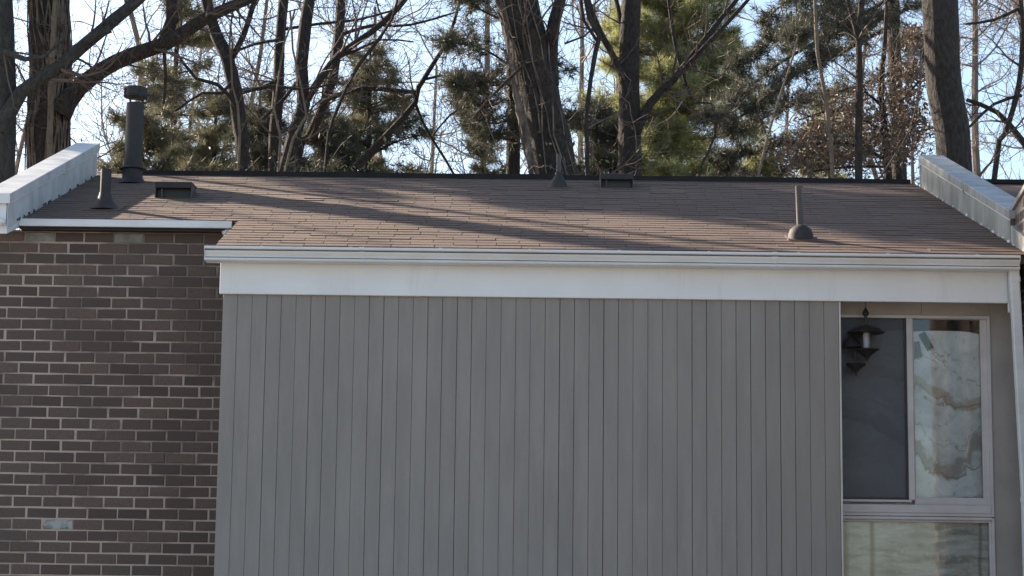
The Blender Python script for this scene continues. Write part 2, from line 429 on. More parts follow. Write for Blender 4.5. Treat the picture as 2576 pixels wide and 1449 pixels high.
# downspout
ds = MB()
def rect_tube(mb, pts, wx, wy):
    vs = []; fs = []
    for p in pts:
        for sx, sy in ((-1,-1),(-.75,-1.12),(.75,-1.12),(1,-1),(1,1),(-1,1)): vs.append((p[0]+sx*wx/2, p[1]+sy*wy/2, p[2]))
    for i in range(len(pts)-1):
        for k in range(6): fs.append((i*6+k, i*6+(k+1) % 6, (i+1)*6+(k+1) % 6, (i+1)*6+k))
    fs.append(tuple(reversed(range(6)))); fs.append(tuple(len(vs)-6+k for k in range(6))); mb.add(vs, fs)
rect_tube(ds, [(3.542, -.03, .2), (3.540, -.03, 3.74), (3.498, -.03, 5.06), (3.492, -.03, 5.235), (3.490, -.035, 5.305)], .066, .05)
dso = ds.build('downspout', 'white_metal', house)
mb = MB(); rect_tube(mb, [(3.541, -.03, 3.70), (3.5405, -.03, 3.735)], .074, .058); mb.build('joint_band', 'white_metal', dso)
mb = MB(); rect_tube(mb, [(3.4935, -.031, 5.225), (3.4915, -.032, 5.262)], .073, .057); mb.build('joint_band', 'white_metal', dso)

# roof deck
UPR = Vector((0, math.cos(math.atan(SL)), math.sin(math.atan(SL)))); NRM = Vector((0, -UPR.z, UPR.y))
def deck(x0, x1, y0, y1, t=.07):
    b = MB()
    lo = lambda x, y: (x, y, rz(y)-.012-t); hi = lambda x, y: (x, y, rz(y)-.012)
    b.hexa([lo(x0,y0), lo(x1,y0), lo(x1,y1), lo(x0,y1), hi(x0,y0), hi(x1,y0), hi(x1,y1), hi(x0,y1)]); return b
rb = deck(-2.06, XR, .03, 1.118); d2 = deck(XL, XR, 1.1185, YR)
rb.add(d2.v, d2.f)
roof = rb.build('roof', 'brown_metal', house)
roof['label'] = 'low shed roof of weathered brown asphalt shingles'
EXPO, TW = .125, .3048
def tab_mesh(b, L, wd, r, tone=0.0, org=None):
    """one shingle tab: thin at its top edge, thick at its lower lip; local x along eave, y up the slope, z out"""
    th = .0036+r.uniform(-.001, .0025); cu = r.choice((0, 0, 0, .002, .004)) ; hd = L+.03
    p = [(-wd/2, 0, 0), (wd/2, 0, 0), (wd/2, hd, -.004), (-wd/2, hd, -.004),
         (-wd/2+.001, 0, th+cu*r.random()), (wd/2-.001, 0, th+cu*r.random()), (wd/2-.001, hd, .0012), (-wd/2+.001, hd, .0012)]
    if org is not None:
        X_ = Vector((1, 0, 0)); p = [org+X_*a+UPR*c_+NRM*d_ for a, c_, d_ in p]
    b.hexa(p, tone)
TABS = []
for i in range(8):
    b = MB(); tab_mesh(b, EXPO, TW-.003, random.Random(100+i)); TABS.append(b.mesh('shingle', 'shingle_single'))
rest = MB(); ns = 0; rot = math.atan(SL)
row = 0
for row in range(40):
    sdist = -.022 + EXPO*row
    yy = sdist*UPR.y
    if yy > YR-.05: break
    xl = -2.075 if yy < 1.10 else XL+.005
    x = xl - (TW/2 if row % 2 else 0) + rng.uniform(-.03, .03)
    while x < XR-.01:
        a, b_ = max(x, xl), min(x+TW, XR-.006)
        if b_-a > .04:
            org = Vector(((a+b_)/2, yy, rz(yy)-.010)) + NRM*rng.uniform(.0012, .0026)
            if ns < 300:
                ns += 1
                o = link('shingle', rng.choice(TABS), roof, org); o.rotation_euler = (rot+rng.uniform(-.004, .006), 0, rng.uniform(-.003, .003)); o.scale = ((b_-a)/TW, 1, 1)
            else:
                tab_mesh(rest, EXPO if yy < YR-.25 else .09, b_-a-.003, rng, rng.random(), org)
        x += TW
tag(rest.build('shingles', 'shingle_joined', roof, tone=True), kind='stuff')
# dark ridge trim
rd = MB()
xs = [-3.50+i*(7.05/16) for i in range(17)]
for a, b_ in zip(xs, xs[1:]):
    dz = rng.uniform(-.004, .004)
    rd.hexa([(a,YR-.075,rz(YR-.075)-.004),(b_,YR-.075,rz(YR-.075)-.004),(b_,YR+.03,rz(YR)-.06),(a,YR+.03,rz(YR)-.06),
             (a,YR-.070,rz(YR)+.018+dz),(b_,YR-.070,rz(YR)+.018+dz),(b_,YR+.03,rz(YR)+.030+dz),(a,YR+.03,rz(YR)+.030+dz)])
rd.build('ridge_trim', 'dark_trim', roof)

# parapets with metal flashing and coping
def sloped(x0, x1, y0, y1, d0, d1, e0=None, e1=None):
    """bar following the roof between y0 and y1, from d0 to d1 above it (d at front, e at back)"""
    e0 = d0 if e0 is None else e0; e1 = d1 if e1 is None else e1
    return MB().hexa([(x0,y0,rz(y0)+d0),(x1,y0,rz(y0)+d0),(x1,y1,rz(y1)+e0),(x0,y1,rz(y1)+e0),
                      (x0,y0,rz(y0)+d1),(x1,y0,rz(y0)+d1),(x1,y1,rz(y1)+e1),(x0,y1,rz(y1)+e1)])
pl = sloped(XL-.18, XL-.006, .74, 3.88, -.06, .20, -.15, .24).build('parapet', 'white_paint', house)
pl['label'] = 'low parapet with white boxed front end'
sloped(XL-.006, XL, .72, 3.89, -.02, .185, -.02, .225).build('flashing', 'coping_metal', pl)
cp = sloped(XL-.20, XL+.016, .69, 3.91, .178, .245, .215, .285).build('coping', 'coping_metal', pl, .004)
sloped(XL+.0005, XL+.009, .70, 3.90, .165, .179, .202, .216).build('drip_hem', 'white_metal', cp)
sloped(XL-.202, XL+.0185, 2.50, 2.53, .174, .2475, .174, .2475).build('seam', 'coping_metal', cp)
bx_('end_board', (XL-.205, .715, 5.675), (XL-.012, .738, rz(.72)+.176), 'white_paint', pl, .003)
bx_('end_cap', (XL-.206, .682, rz(.69)+.172), (XL+.018, .689, rz(.69)+.247), 'white_metal', pl, .002)
bx_('outlet_box', (XL-.17, .69, 5.665), (XL-.075, .7145, 5.75), 'white_metal', pl, .004)
MB().lathe((XL-.03, .69, 5.70), [(.001, -.024), (.014, -.021), (.024, -.008), (.025, .004), (.017, .018), (.001, .024)], 12).build('knob', 'white_metal', pl)
pr = sloped(XR+.006, XR+.18, .52, 3.70, -.2, .20, -.2, .24).build('parapet', 'weathered_metal', house)
pr['label'] = 'low parapet clad in dull streaked metal'
sloped(XR, XR+.006, .50, 3.71, -.02, .185, -.02, .225).build('flashing', 'weathered_metal', pr)
cp = sloped(XR-.016, XR+.20, .47, 3.73, .178, .240, .215, .285).build('coping', 'weathered_metal', pr, .004)
sloped(XR-.009, XR-.0005, .475, 3.72, .165, .179, .202, .216).build('drip_hem', 'white_metal', cp)
sloped(XR-.0185, XR+.202, 1.95, 1.98, .174, .2435, .174, .2435).build('seam', 'weathered_metal', cp)
sloped(XR-.004, XR+.12, .0, .468, -.03, .095, -.03, .13).build('step_block', 'weathered_metal', pr, .003)
bx_('end_flashing', (XR-.012, 3.732, rz(3.73)-.03), (XR+.10, 3.737, rz(3.73)+.26), 'white_metal', pr)
# ragged sealant bead along the right flashing
for p_, xx, sgn in ((pr, XR, -1), (pl, XL, 1)):
    b = MB(); y = 1.0 if sgn > 0 else .1
    while y < 3.65:
        l_ = rng.uniform(.02, .07); wdt = rng.uniform(.002, .011)
        b.hexa([(xx-.0 if sgn > 0 else xx-wdt, y, rz(y)-.005), (xx+wdt if sgn > 0 else xx, y, rz(y)-.005), (xx+wdt if sgn > 0 else xx, y+l_, rz(y+l_)-.005), (xx if sgn > 0 else xx-wdt, y+l_, rz(y+l_)-.005),
                (xx, y, rz(y)+.014), (xx+.002*sgn, y, rz(y)+.014), (xx+.002*sgn, y+l_, rz(y+l_)+.012), (xx, y+l_, rz(y+l_)+.012)])
        y += l_ + rng.uniform(0, .26 if sgn < 0 else .4)
    tag(b.build('sealant', 'coping_metal' if sgn < 0 else 'boot_metal', p_), kind='stuff')

# flue pipe
fx, fy = -3.313, 3.47; fz = rz(fy)
fl = MB().lathe((fx, fy, fz-.05), [(.076, .1), (.076, .74)], 28).build('flue_pipe', 'pipe_metal', house)
fl['label'] = 'tall dark metal flue pipe with vented cap'
MB().lathe((fx, fy, fz-.06), [(.15, .02), (.10, .07), (.088, .09), (.088, .165)], 28).build('base', 'pipe_metal', fl)
MB().lathe((fx, fy, fz+.10), [(.118, 0), (.114, .008), (.078, .022), (.077, .03)], 28).build('storm_collar', 'pipe_metal', fl)
cpz = fz+.742
cap = MB().lathe((fx, fy, cpz), [(.080, -.002), (.1, .001), (.1, .082), (.085, .092), (.02, .098)], 28).build('cap', 'pipe_metal', fl)
MB().lathe((fx, fy, cpz), [(.1005, .012), (.104, .014), (.104, .022), (.1005, .024)], 28).build('band', 'pipe_metal', cap)
for k in range(4):
    an = .6+k*math.pi/2
    bx_('bracket', (fx+.104*math.cos(an)-.006, fy+.104*math.sin(an)-.006, cpz-.012), (fx+.104*math.cos(an)+.006, fy+.104*math.sin(an)+.006, cpz+.075), 'pipe_metal', cap)

def vent_pipe(x, y, h, rp, boot, mat, label, lean=0.0):
    z = rz(y)
    o = MB().tube([Vector((x, y, z-.03)), Vector((x+lean*.5, y, z+h*.5)), Vector((x+lean, y, z+h))], [rp, rp, rp], 18).build('vent_pipe', mat, house)
    o['label'] = label
    MB().lathe((x, y, z+.012), [(.78*rp, h-.012), (.78*rp, h-.010)], 14).build('bore', 'black_plastic', o)
    bt = MB().lathe((x, y, z-.02), boot, 24).build('boot', 'boot_metal', o)
    wd = boot[0][0]
    b = MB()
    q0, q1 = y-wd*1.0, y+wd*1.35
    b.hexa([(x-wd*1.08,q0,rz(q0)-.004),(x+wd*1.08,q0,rz(q0)-.004),(x+wd*1.08,q1,rz(q1)-.004),(x-wd*1.08,q1,rz(q1)-.004),
            (x-wd*1.08,q0,rz(q0)+.007),(x+wd*1.08,q0,rz(q0)+.007),(x+wd*1.08,q1,rz(q1)+.007),(x-wd*1.08,q1,rz(q1)+.007)])
    b.build('flange', 'shingle_single', bt)
    return o
vent_pipe(-3.198, 1.72, .31, .042, [(.13, 0), (.105, .03), (.07, .07), (.05, .12), (.046, .145)], 'pipe_metal', 'short dark vent pipe in wide flared boot')
vent_pipe(.393, 3.41, .29, .020, [(.088, 0), (.07, .05), (.045, .10), (.024, .14), (.022, .15)], 'pipe_light', 'thin pale vent pipe near the ridge')
vent_pipe(2.094, .575, .385, .026, [(.094, 0), (.092, .045), (.078, .085), (.05, .108), (.032, .118)], 'pipe_light', 'slim brown vent pipe in domed boot near the gutter', -.012)

def box_vent(x, y, wd, ht, dp, label):
    z = rz(y)
    b = MB()                                               # body behind an open dark mouth
    b.hexa([(x-wd*.46,y+.05,rz(y+.05)-.01),(x+wd*.46,y+.05,rz(y+.05)-.01),(x+wd*.46,y+dp,rz(y+dp)-.01),(x-wd*.46,y+dp,rz(y+dp)-.01),
            (x-wd*.46,y+.05,z+ht-.02),(x+wd*.46,y+.05,z+ht-.02),(x+wd*.46,y+dp,z+ht-.02),(x-wd*.46,y+dp,z+ht-.02)])
    o = b.build('roof_vent', 'black_plastic', house); o['label'] = label
    h = MB(); h.hexa([(x-wd/2,y-.01,z+ht-.018),(x+wd/2,y-.01,z+ht-.018),(x+wd/2,y+dp+.03,z+ht-.006),(x-wd/2,y+dp+.03,z+ht-.006),
            (x-wd/2,y-.01,z+ht-.004),(x+wd/2,y-.01,z+ht-.004),(x+wd/2,y+dp+.03,z+ht+.010),(x-wd/2,y+dp+.03,z+ht+.010)]); h.build('hood', 'vent_metal', o, .002)
    bx_('lip', (x-wd/2+.001, y-.013, z+ht-.055), (x+wd/2-.001, y-.0105, z+ht-.008), 'pipe_metal', o)
    for s_ in (-1, 1):
        e = MB(); xa, xb = sorted((x+s_*wd*.5, x+s_*(wd*.5-.006)))
        e.hexa([(xa,y-.008,z-.012),(xb,y-.008,z-.012),(xb,y+dp,rz(y+dp)-.012),(xa,y+dp,rz(y+dp)-.012),(xa,y-.008,z+ht-.019),(xb,y-.008,z+ht-.019),(xb,y+dp,z+ht-.019),(xa,y+dp,z+ht-.019)]); e.build('side_panel', 'vent_metal', o)
    bx_('stay', (x-wd*.34, y+.012, z-.004), (x-wd*.34+.012, y+.022, z+ht-.02), 'pipe_light', o)
box_vent(-2.776, 2.40, .30, .135, .24, 'square black roof vent beside the flue pipe')
box_vent(.899, 3.42, .285, .125, .22, 'square black roof vent at the ridge')

# ---------------- window bay, set back behind the siding plane
bx_('bay_soffit', (2.30, .064, 5.118), (3.53, .42, 5.13), 'window_paint', house)
bx_('bay_side_panel', (3.39, .285, 2.5), (3.585, .36, 5.117), 'panel_paint', house)
hd = bx_('header_board', (2.30, .284, 5.03), (2.905, .36, 5.117), 'panel_paint', house)
bx_('header_board', (2.9075, .286, 5.03), (3.389, .36, 5.117), 'panel_paint', house)
bx_('bay_apron', (2.30, .285, .3), (3.585, .36, 2.498), 'panel_paint', house)
def frame_bars(mb, x0, x1, z0, z1, t, y0, y1):
    mb.box((x0, y0, z0), (x0+t, y1, z1)); mb.box((x1-t, y0, z0), (x1, y1, z1))
    mb.box((x0+t, y0, z0), (x1-t, y1, z0+t)); mb.box((x0+t, y0, z1-t), (x1-t, y1, z1))
fb = MB(); frame_bars(fb, 2.30, 3.388, 3.610, 5.028, .022, .276, .36)
wu = fb.build('window', 'window_paint', house, .002); wu['label'] = 'upper sliding window with mesh screen over one half'
# fixed right sash, slightly behind; left opening with screen
b = MB(); b.box((2.838, .300, 3.742), (2.848, .335, 5.004)); b.box((3.322, .300, 3.742), (3.366, .335, 5.004)); b.box((2.838, .300, 3.690), (3.366, .335, 3.742)); b.box((2.838, .300, 5.004), (3.366, .335, 5.006))
b.build('sash', 'window_paint', wu, .002)
bx_('mullion', (2.795, .272, 3.722), (2.838, .34, 5.006), 'window_paint', wu, .003)
bx_('screen_frame', (2.780, .291, 3.726), (2.794, .31, 5.006), 'black_plastic', wu, .001)
bx_('screen_rail', (2.322, .288, 3.722), (2.795, .31, 3.738), 'black_plastic', wu, .001)
bx_('sill', (2.300, .262, 3.706), (2.812, .30, 3.722), 'window_paint', wu, .002)
bx_('rail', (2.322, .270, 3.632), (3.366, .30, 3.690), 'window_paint', wu, .003)
bx_('pane', (2.848, .318, 3.742), (3.322, .322, 5.004), 'window_glass', wu)
bx_('pane', (2.322, .336, 3.70), (2.79, .340, 5.004), 'window_glass', wu)
bx_('insect_screen', (2.322, .299, 3.738), (2.780, .300, 5.004), 'insect_mesh', wu)
fb = MB(); frame_bars(fb, 2.302, 3.388, 2.50, 3.604, .020, .274, .36)
wl = fb.build('window', 'window_paint', house, .002); wl['label'] = 'lower fixed window below the sliding window'
fb = MB(); frame_bars(fb, 2.322, 3.368, 2.52, 3.584, .014, .290, .34); fb.build('stop_bead', 'window_paint', wl, .002)
bx_('pane', (2.336, .312, 2.534), (3.354, .316, 3.570), 'window_glass', wl)
bx_('head_trim', (2.303, .262, 3.586), (3.372, .2738, 3.606), 'window_paint', wl, .002)

# added sheets behind the glass, with its reflections painted into their colour
def sheet(name, x0, x1, z0, ztop, y, mat, amp, seed, label):
    r = random.Random(seed); nx, nz_ = 44, 24
    b = MB(); vs = []; ph = [r.uniform(0, 6) for _ in range(4)]
    for side in (0, 1):
        for j in range(nz_+1):
            for i in range(nx+1):
                u = i/nx; x = x0+(x1-x0)*u; t = j/nz_
                z = z0+(ztop(x)-z0)*t
                yy = y+amp*(math.sin(u*31+ph[0]+t*.8)+.6*math.sin(u*17+ph[1]-t*1.1)) + side*.002
                vs.append((x, yy, z))
    n1 = (nx+1)*(nz_+1); fs = []
    for j in range(nz_):
        for i in range(nx):
            a = j*(nx+1)+i
            fs.append((a, a+1, a+nx+2, a+nx+1)); fs.append((n1+a, n1+a+nx+1, n1+a+nx+2, n1+a+1))
    b.add(vs, fs, True)
    return tag(b.build(name, mat), label, 'curtain')
def top_u(x):
    if x > 2.82:
        t = (x-3.06)/.30; return 4.93 - .03*max(0, t)**3 - .02*max(0, -t)**2
    return 4.925 + .006*math.sin(x*14)
sheet('reflection_sheet', 2.31, 3.35, 3.62, top_u, .362, 'mottled_reflection', .004, 3, 'added sheet painted with warped reflections of pale sky and brown branches behind the upper window')
sheet('reflection_sheet', 2.31, 3.37, 2.56, lambda x: 3.60, .355, 'streaked_reflection', .005, 4, 'added sheet painted with beige streaked reflections behind the lower window')
# two small things behind the right upper pane
sl = empty('slotted_clip', (2.945, .337, 4.85), 'black slotted clip tilted against the pale reflection sheet behind right pane', 'clip')
b = MB(); frame_bars(b, -.024, .024, -.066, .066, .012, -.012, .012); o = b.build('frame', 'black_plastic'); o.parent = sl; o.rotation_euler = (0, -.5, 0)
o2 = MB().box((-.012, -.002, -.054), (.012, .006, .054)).build('back_plate', 'dark_trim'); o2.parent = sl; o2.rotation_euler = (0, -.5, 0)
b = MB(); b.add([(-.022,-.003,.055),(.014,-.003,.06),(.034,-.003,-.05),(-.022,-.003,-.064),(-.022,.003,.055),(.014,.003,.06),(.034,.003,-.05),(-.022,.003,-.064)],
                [(0,3,2,1),(4,5,6,7),(0,1,5,4),(1,2,6,5),(2,3,7,6),(3,0,4,7)])
o = b.build('hanging_tag', 'vent_metal'); o.location = (2.884, .345, 4.79); tag(o, 'grey tapered tag hanging beside black clip behind right pane', 'tag')

# lantern hanging from the bay soffit
lx, ly = 2.49, .170
la = empty('hanging_lantern', (lx, ly, 4.56), 'dark hanging lantern with shallow bowl, white tube and reflections shaped as bowls before the window', 'lantern')
def lp(mb, name, mat): o = mb.build(name, mat); o.parent = la; o.location = -la.location; return o
ch = MB(); z = 5.118; k = 0
while z > 5.055:
    pts = []
    for i in range(9):
        an = 2*math.pi*i/8
        a, c_ = .006*math.cos(an), .010*math.sin(an)
        pts.append(Vector((lx+(a if k % 2 else 0), ly+(0 if k % 2 else a), z-.008+c_)))
    ch.tube(pts, [.0018]*9, 5, cap=False); z -= .0145; k += 1
lp(ch, 'chain', 'rust_chain')
lp(MB().lathe((lx, ly, 5.0), [(.003, .062), (.010, .05), (.022, .028), (.024, .012), (.012, .002), (.006, -.1)], 16), 'finial', 'black_plastic')
lp(MB().lathe((lx, ly, 4.88), [(.128, 0), (.132, .006), (.10, .03), (.045, .05), (.008, .058)], 24), 'dome', 'lantern_brown')
lp(MB().lathe((lx+.002, ly, 4.765), [(.023, 0), (.024, .10), (.022, .115)], 18), 'tube', 'frosted_tube')
bowl = [(.006, -.075), (.011, -.055), (.030, -.035), (.066, -.006), (.088, .006), (.086, .012), (.03, .004)]
lp(MB().lathe((lx+.004, ly-.004, 4.755), bowl, 24), 'bowl', 'lantern_brown')
lp(MB().lathe((lx-.10, ly+.012, 4.80), [(.010, -.03), (.03, -.026), (.074, -.02), (.070, -.012), (.045, .03), (.016, .062), (.008, .08)], 20), 'bowl', 'lantern_brown')  # lantern's reflection in the glass, shaped as a solid bowl
lp(MB().lathe((lx-.072, ly+.010, 4.655), [(.003, -.08), (.010, -.055), (.028, -.03), (.060, -.006), (.072, .006), (.070, .011), (.008, .006), (.007, .15)], 20), 'bowl', 'lantern_brown')  # lower reflection of the lantern, also modelled as a bowl

# ------------------------------------------------------------------ neighbouring houses of the row
def neighbour(x0, x1, wallface, label):
    h = empty('townhouse', ((x0+x1)/2, 3, 0), label, 'house')
    d = MB(); t = .07
    d.hexa([(x0,1.0,rz(1.0)-t),(x1,1.0,rz(1.0)-t),(x1,YR,rz(YR)-t),(x0,YR,rz(YR)-t),(x0,1.0,rz(1.0)),(x1,1.0,rz(1.0)),(x1,YR,rz(YR)),(x0,YR,rz(YR))])
    d.build('roof', 'shingle_joined', h)
    bx_('ridge_trim', (x0, YR-.06, rz(YR)-.01), (x1, YR+.03, rz(YR)+.028), 'dark_trim', h)
    nwl = MB(); zt0, zt1 = rz(wallface)-.072, rz(YR-.03)-.072
    nwl.hexa([(x0+.005,wallface,0),(x1-.005,wallface,0),(x1-.005,YR-.03,0),(x0+.005,YR-.03,0),(x0+.005,wallface,zt0),(x1-.005,wallface,zt0),(x1-.005,YR-.03,zt1),(x0+.005,YR-.03,zt1)])
    nwo = nwl.build('wall', 'mortar', h)
    bk = MB(); rr = random.Random(int(x0*10))
    for row in range(70):
        zc = zt0-.02-PZ*(row+.5); xx = x0+.02+(PX/2 if row % 2 else 0)
        if zc < .1: break
        while xx+BL < x1-.01:
            bk.box((xx, wallface-.006, zc-BH/2), (xx+BL, wallface+.01, zc+BH/2), rr.random()); xx += PX
    tag(bk.build('bricks', 'brick_face_far', nwo, tone=True), kind='stuff')
    bx_('fascia', (x0, .985, rz(1.0)-.085), (x1, .999, rz(1.0)-.01), 'white_paint', h)
    bx_('soffit', (x0+.005, 1.0, rz(1.0)-.084), (x1-.005, wallface-.008, rz(1.0)-.073), 'white_paint', h)
    return h
neighbour(-11.0, -4.61, 1.28, 'adjoining row house beyond the white ended parapet, brown roof')
nh = empty('brick_house', (5.5, -1, 0), 'adjoining brick house with pale sloped coping beside the downspout', 'house')
ww = MB(); NX = 3.635
def nz(Y): return 5.80 - .20*(Y-.69)
ww.hexa([(NX,-3.0,0),(9,-3.0,0),(9,.60,0),(NX,.60,0),(NX,-3.0,nz(-3.0)),(9,-3.0,nz(-3.0)),(9,.60,nz(.60)),(NX,.60,nz(.60))])
nw = ww.build('wall', 'mortar', nh)
cb = MB(); cb.hexa([(NX-.02,-3.05,nz(-3.05)+.001),(9.0,-3.05,nz(-3.05)+.001),(9.0,.66,nz(.66)+.001),(NX-.02,.66,nz(.66)+.001),(NX-.02,-3.05,nz(-3.05)+.04),(9.0,-3.05,nz(-3.05)+.04),(9.0,.66,nz(.66)+.04),(NX-.02,.66,nz(.66)+.04)])
cb.build('coping', 'weathered_metal', nh, .003)
nbm = brick_mesh(BL, 'brick_face', 5)
cnt = 0; fb = MB()
for row in range(70):
    zc = 5.70-PZ*(row+.5) + .60
    for k in range(-15, 4):
        yc = k*PX+(PX/2 if row % 2 else 0)+.02
        if zc+BH/2 > nz(yc+.11)-.01 or yc+BL/2 > .60 or yc-BL/2 < -3.0 or zc < 2.6: continue
        if yc > -1.2 and zc > 3.1 and cnt < 220:
            o = link('brick', nbm, nw, (NX+.002, yc, zc)); o.rotation_euler = (0, 0, -math.pi/2); cnt += 1
        else: fb.box((NX-.005, yc-BL/2, zc-BH/2), (NX+.02, yc+BL/2, zc+BH/2), rng.random())
tag(fb.build('bricks', 'brick_face_far', nw, tone=True), kind='stuff')
neighbour(3.80, 10.5, 1.3, 'adjoining row house beyond the metal clad parapet, brown roof')

# ------------------------------------------------------------------ trees
def rv(r): 
    while True:
        v = Vector((r.uniform(-1, 1), r.uniform(-1, 1), r.uniform(-1, 1)))
        if .05 < v.length < 1: return v.normalized()
def smooth_path(P, R, step):
    """Catmull-Rom through points P with radii R"""
    out, rad = [], []
    n = len(P)
    for i in range(n-1):
        a, b, c_, d = P[max(i-1, 0)], P[i], P[i+1], P[min(i+2, n-1)]
        k = max(1, int((c_-b).length/step))
        for j in range(k):
            t = j/k
            out.append(.5*((2*b)+(c_-a)*t+(2*a-5*b+4*c_-d)*t*t+(3*b-a-3*c_+d)*t*t*t)); rad.append(R[i]+(R[i+1]-R[i])*t)
    out.append(P[-1]); rad.append(R[-1])
    return out, rad
NEED = []
class Tree:
    def __init__(s, seed): s.r = random.Random(seed); s.trunk = MB(); s.limb = MB(); s.twig = MB(); s.leaf = MB(); s.vine = MB(); s.base = None; s.limbparts = []; s.tw = .0034
    def px(s, pts, Y, dy=0.0):
        n = len(pts); P = []; R = []
        for i, (x, y, wd) in enumerate(pts):
            Yi = Y+dy*i/max(1, n-1)
            P.append(at(x, y, Yi)); R.append(wd*(Yi-CAM.y)/FPX/2)
        return P, R
    def main(s, pts, Y, dy=0.0, sides=14, rough=.05, up=4.5, kids=(5, 1.6), dens=5, lv=3, ground=True, hi=True):
        """a stem through the picture, carried down to the ground and up to its top"""
        P, R = s.px(pts, Y, dy)
        if ground:
            d = (P[0]-P[1]).normalized(); b = Vector((P[0].x+d.x*1.0, P[0].y, 0)); mid = (P[0]+b)/2
            P = [b, mid]+P; R = [R[0]*1.25, R[0]*1.06]+R
            if s.base is None: s.base = b.copy()
        if hi:
            d = (P[-1]-P[-2]).normalized(); d = (d+Vector((0, 0, .5))).normalized()
            q_ = P[-1].copy(); r_ = R[-1]
            for k in range(1, 5):
                d = (d+rv(s.r)*.16).normalized(); q_ = q_+d*(up/4); P.append(q_.copy()); R.append(max(.012, r_*(1-.2*k)))
        pa, ra = smooth_path(P, R, .28)
        s.trunk.tube(pa, ra, sides, rough=rough, rng=s.r)
        if kids: s.sprout(pa, ra, kids[0], kids[1], dens, lv, zmin=6.3)
        return pa, ra
    def sprout(s, pa, ra, n, L, dens, lv, zmin=0.0, t0=.0):
        c_ = [i for i in range(int(len(pa)*t0), len(pa)-1) if pa[i].z > zmin]
        for _ in range(n):
            if not c_: return
            i = s.r.choice(c_); d = (pa[min(i+1, len(pa)-1)]-pa[max(i-1, 0)]).normalized()
            v = rv(s.r); v = (v-d*v.dot(d)).normalized()
            dd = (d*s.r.uniform(.3, .9)+v).normalized()
            s.branch(pa[i], dd, L*s.r.uniform(.5, 1.2), max(.004, min(ra[i]*.42, .017)), 1, dens, lv)
    def branch(s, p, d, L, r0, level, dens, lv, up=.06):
        r = s.r; n = max(3, min(9, int(L/.14))); st = L/n
        pts = [p.copy()]; rad = [r0]; q_ = p.copy(); d = d.copy()
        for k in range(n):
            d = (d+rv(r)*(.28 if level > 1 else .22)+Vector((0, 0, up))).normalized(); q_ = q_+d*st
            pts.append(q_.copy()); rad.append(max(s.tw, r0*(1-.72*(k+1)/n)))
        s.twig.tube(pts, rad, 5 if r0 > .012 else 3, cap=False)
        if level < lv:
            m_ = max(2, int(L*dens*r.uniform(.7, 1.2)))
            for _ in range(m_):
                i = r.randrange(1, n+1); dd = (pts[i]-pts[i-1]).normalized(); v = rv(r); v = (v-dd*v.dot(dd)).normalized()
                s.branch(pts[i], (dd*r.uniform(.5, 1.1)+v).normalized(), L*r.uniform(.28, .6), max(s.tw*1.1, rad[i]*.62), level+1, dens*1.25, lv)
    def limbs(s, pts, Y, dy=0.0, kids=(5, 1.0), dens=5, lv=3, sides=8):
        P, R = s.px(pts, Y, dy)
        for i in range(1, len(P)): P[i] = P[i]+rv(s.r)*min(.05, R[i]*.6)
        pa, ra = smooth_path(P, R, .16)
        s.limbparts.append(MB().tube(pa, ra, sides, rough=.06, rng=s.r))
        if kids: s.sprout(pa, ra, kids[0], kids[1], dens, lv, t0=.12)
        return pa, ra
    def tuft(s, p, d, ln, k, wd):
        r = s.r
        tn = r.random()
        for _ in range(k):
            v = (d*r.uniform(.1, 1.0)+rv(r)*.95).normalized(); sd_ = v.cross(rv(r)).normalized()*wd
            e = p+v*(ln*r.uniform(.7, 1.15)); b0 = p+rv(r)*.012
            s.leaf.add([b0-sd_, b0+sd_, e], [(0, 1, 2)], False, tn)
    def bough(s, pts, n, spread, ln=.16, k=10, wd=.0052, r0=.03):
        """a conifer limb with tufted side shoots"""
        rad = [max(.006, r0*(1-.75*i/(len(pts)-1))) for i in range(len(pts))]
        pa, ra = smooth_path(pts, rad, .15)
        s.limb.tube(pa, ra, 5, cap=False)
        r = s.r
        for _ in range(n):
            i = int(len(pa)*(.12+.88*r.random()**.8)); i = min(i, len(pa)-1); t = i/len(pa)
            d = (pa[min(i+1, len(pa)-1)]-pa[max(i-1, 0)]).normalized()
            v = rv(r); v.z *= .55; L = spread*(1.05-.6*t)*r.uniform(.25, 1.1)
            e = pa[i]+(v.normalized()*.9+d*.6+Vector((0, 0, .18))).normalized()*L
            md = (pa[i]+e)/2+rv(r)*.04*L
            if L > .12: s.twig.tube([pa[i], md, e], [.0045, .0035, .0025], 3, cap=False)
            dd = (e-md).normalized()
            for f in (.45, .7, .88, 1.0):
                if r.random() < .85: s.tuft(pa[i].lerp(e, f)+rv(r)*.03, dd, ln, k, wd)
    def leaves(s, n, pick, size, curl=True):
        r = s.r
        for _ in range(n):
            p = pick(); u = rv(r); v = u.cross(rv(r)).normalized(); w_ = u.cross(v); sz = size*r.uniform(.6, 1.3)
            a, b = p-u*sz, p+u*sz; c1, c2 = p+v*sz*.45+w_*sz*.3, p-v*sz*.45+w_*sz*.3
            s.leaf.add([a, c1, b, c2], [(0, 1, 2), (0, 2, 3)], False, r.random())
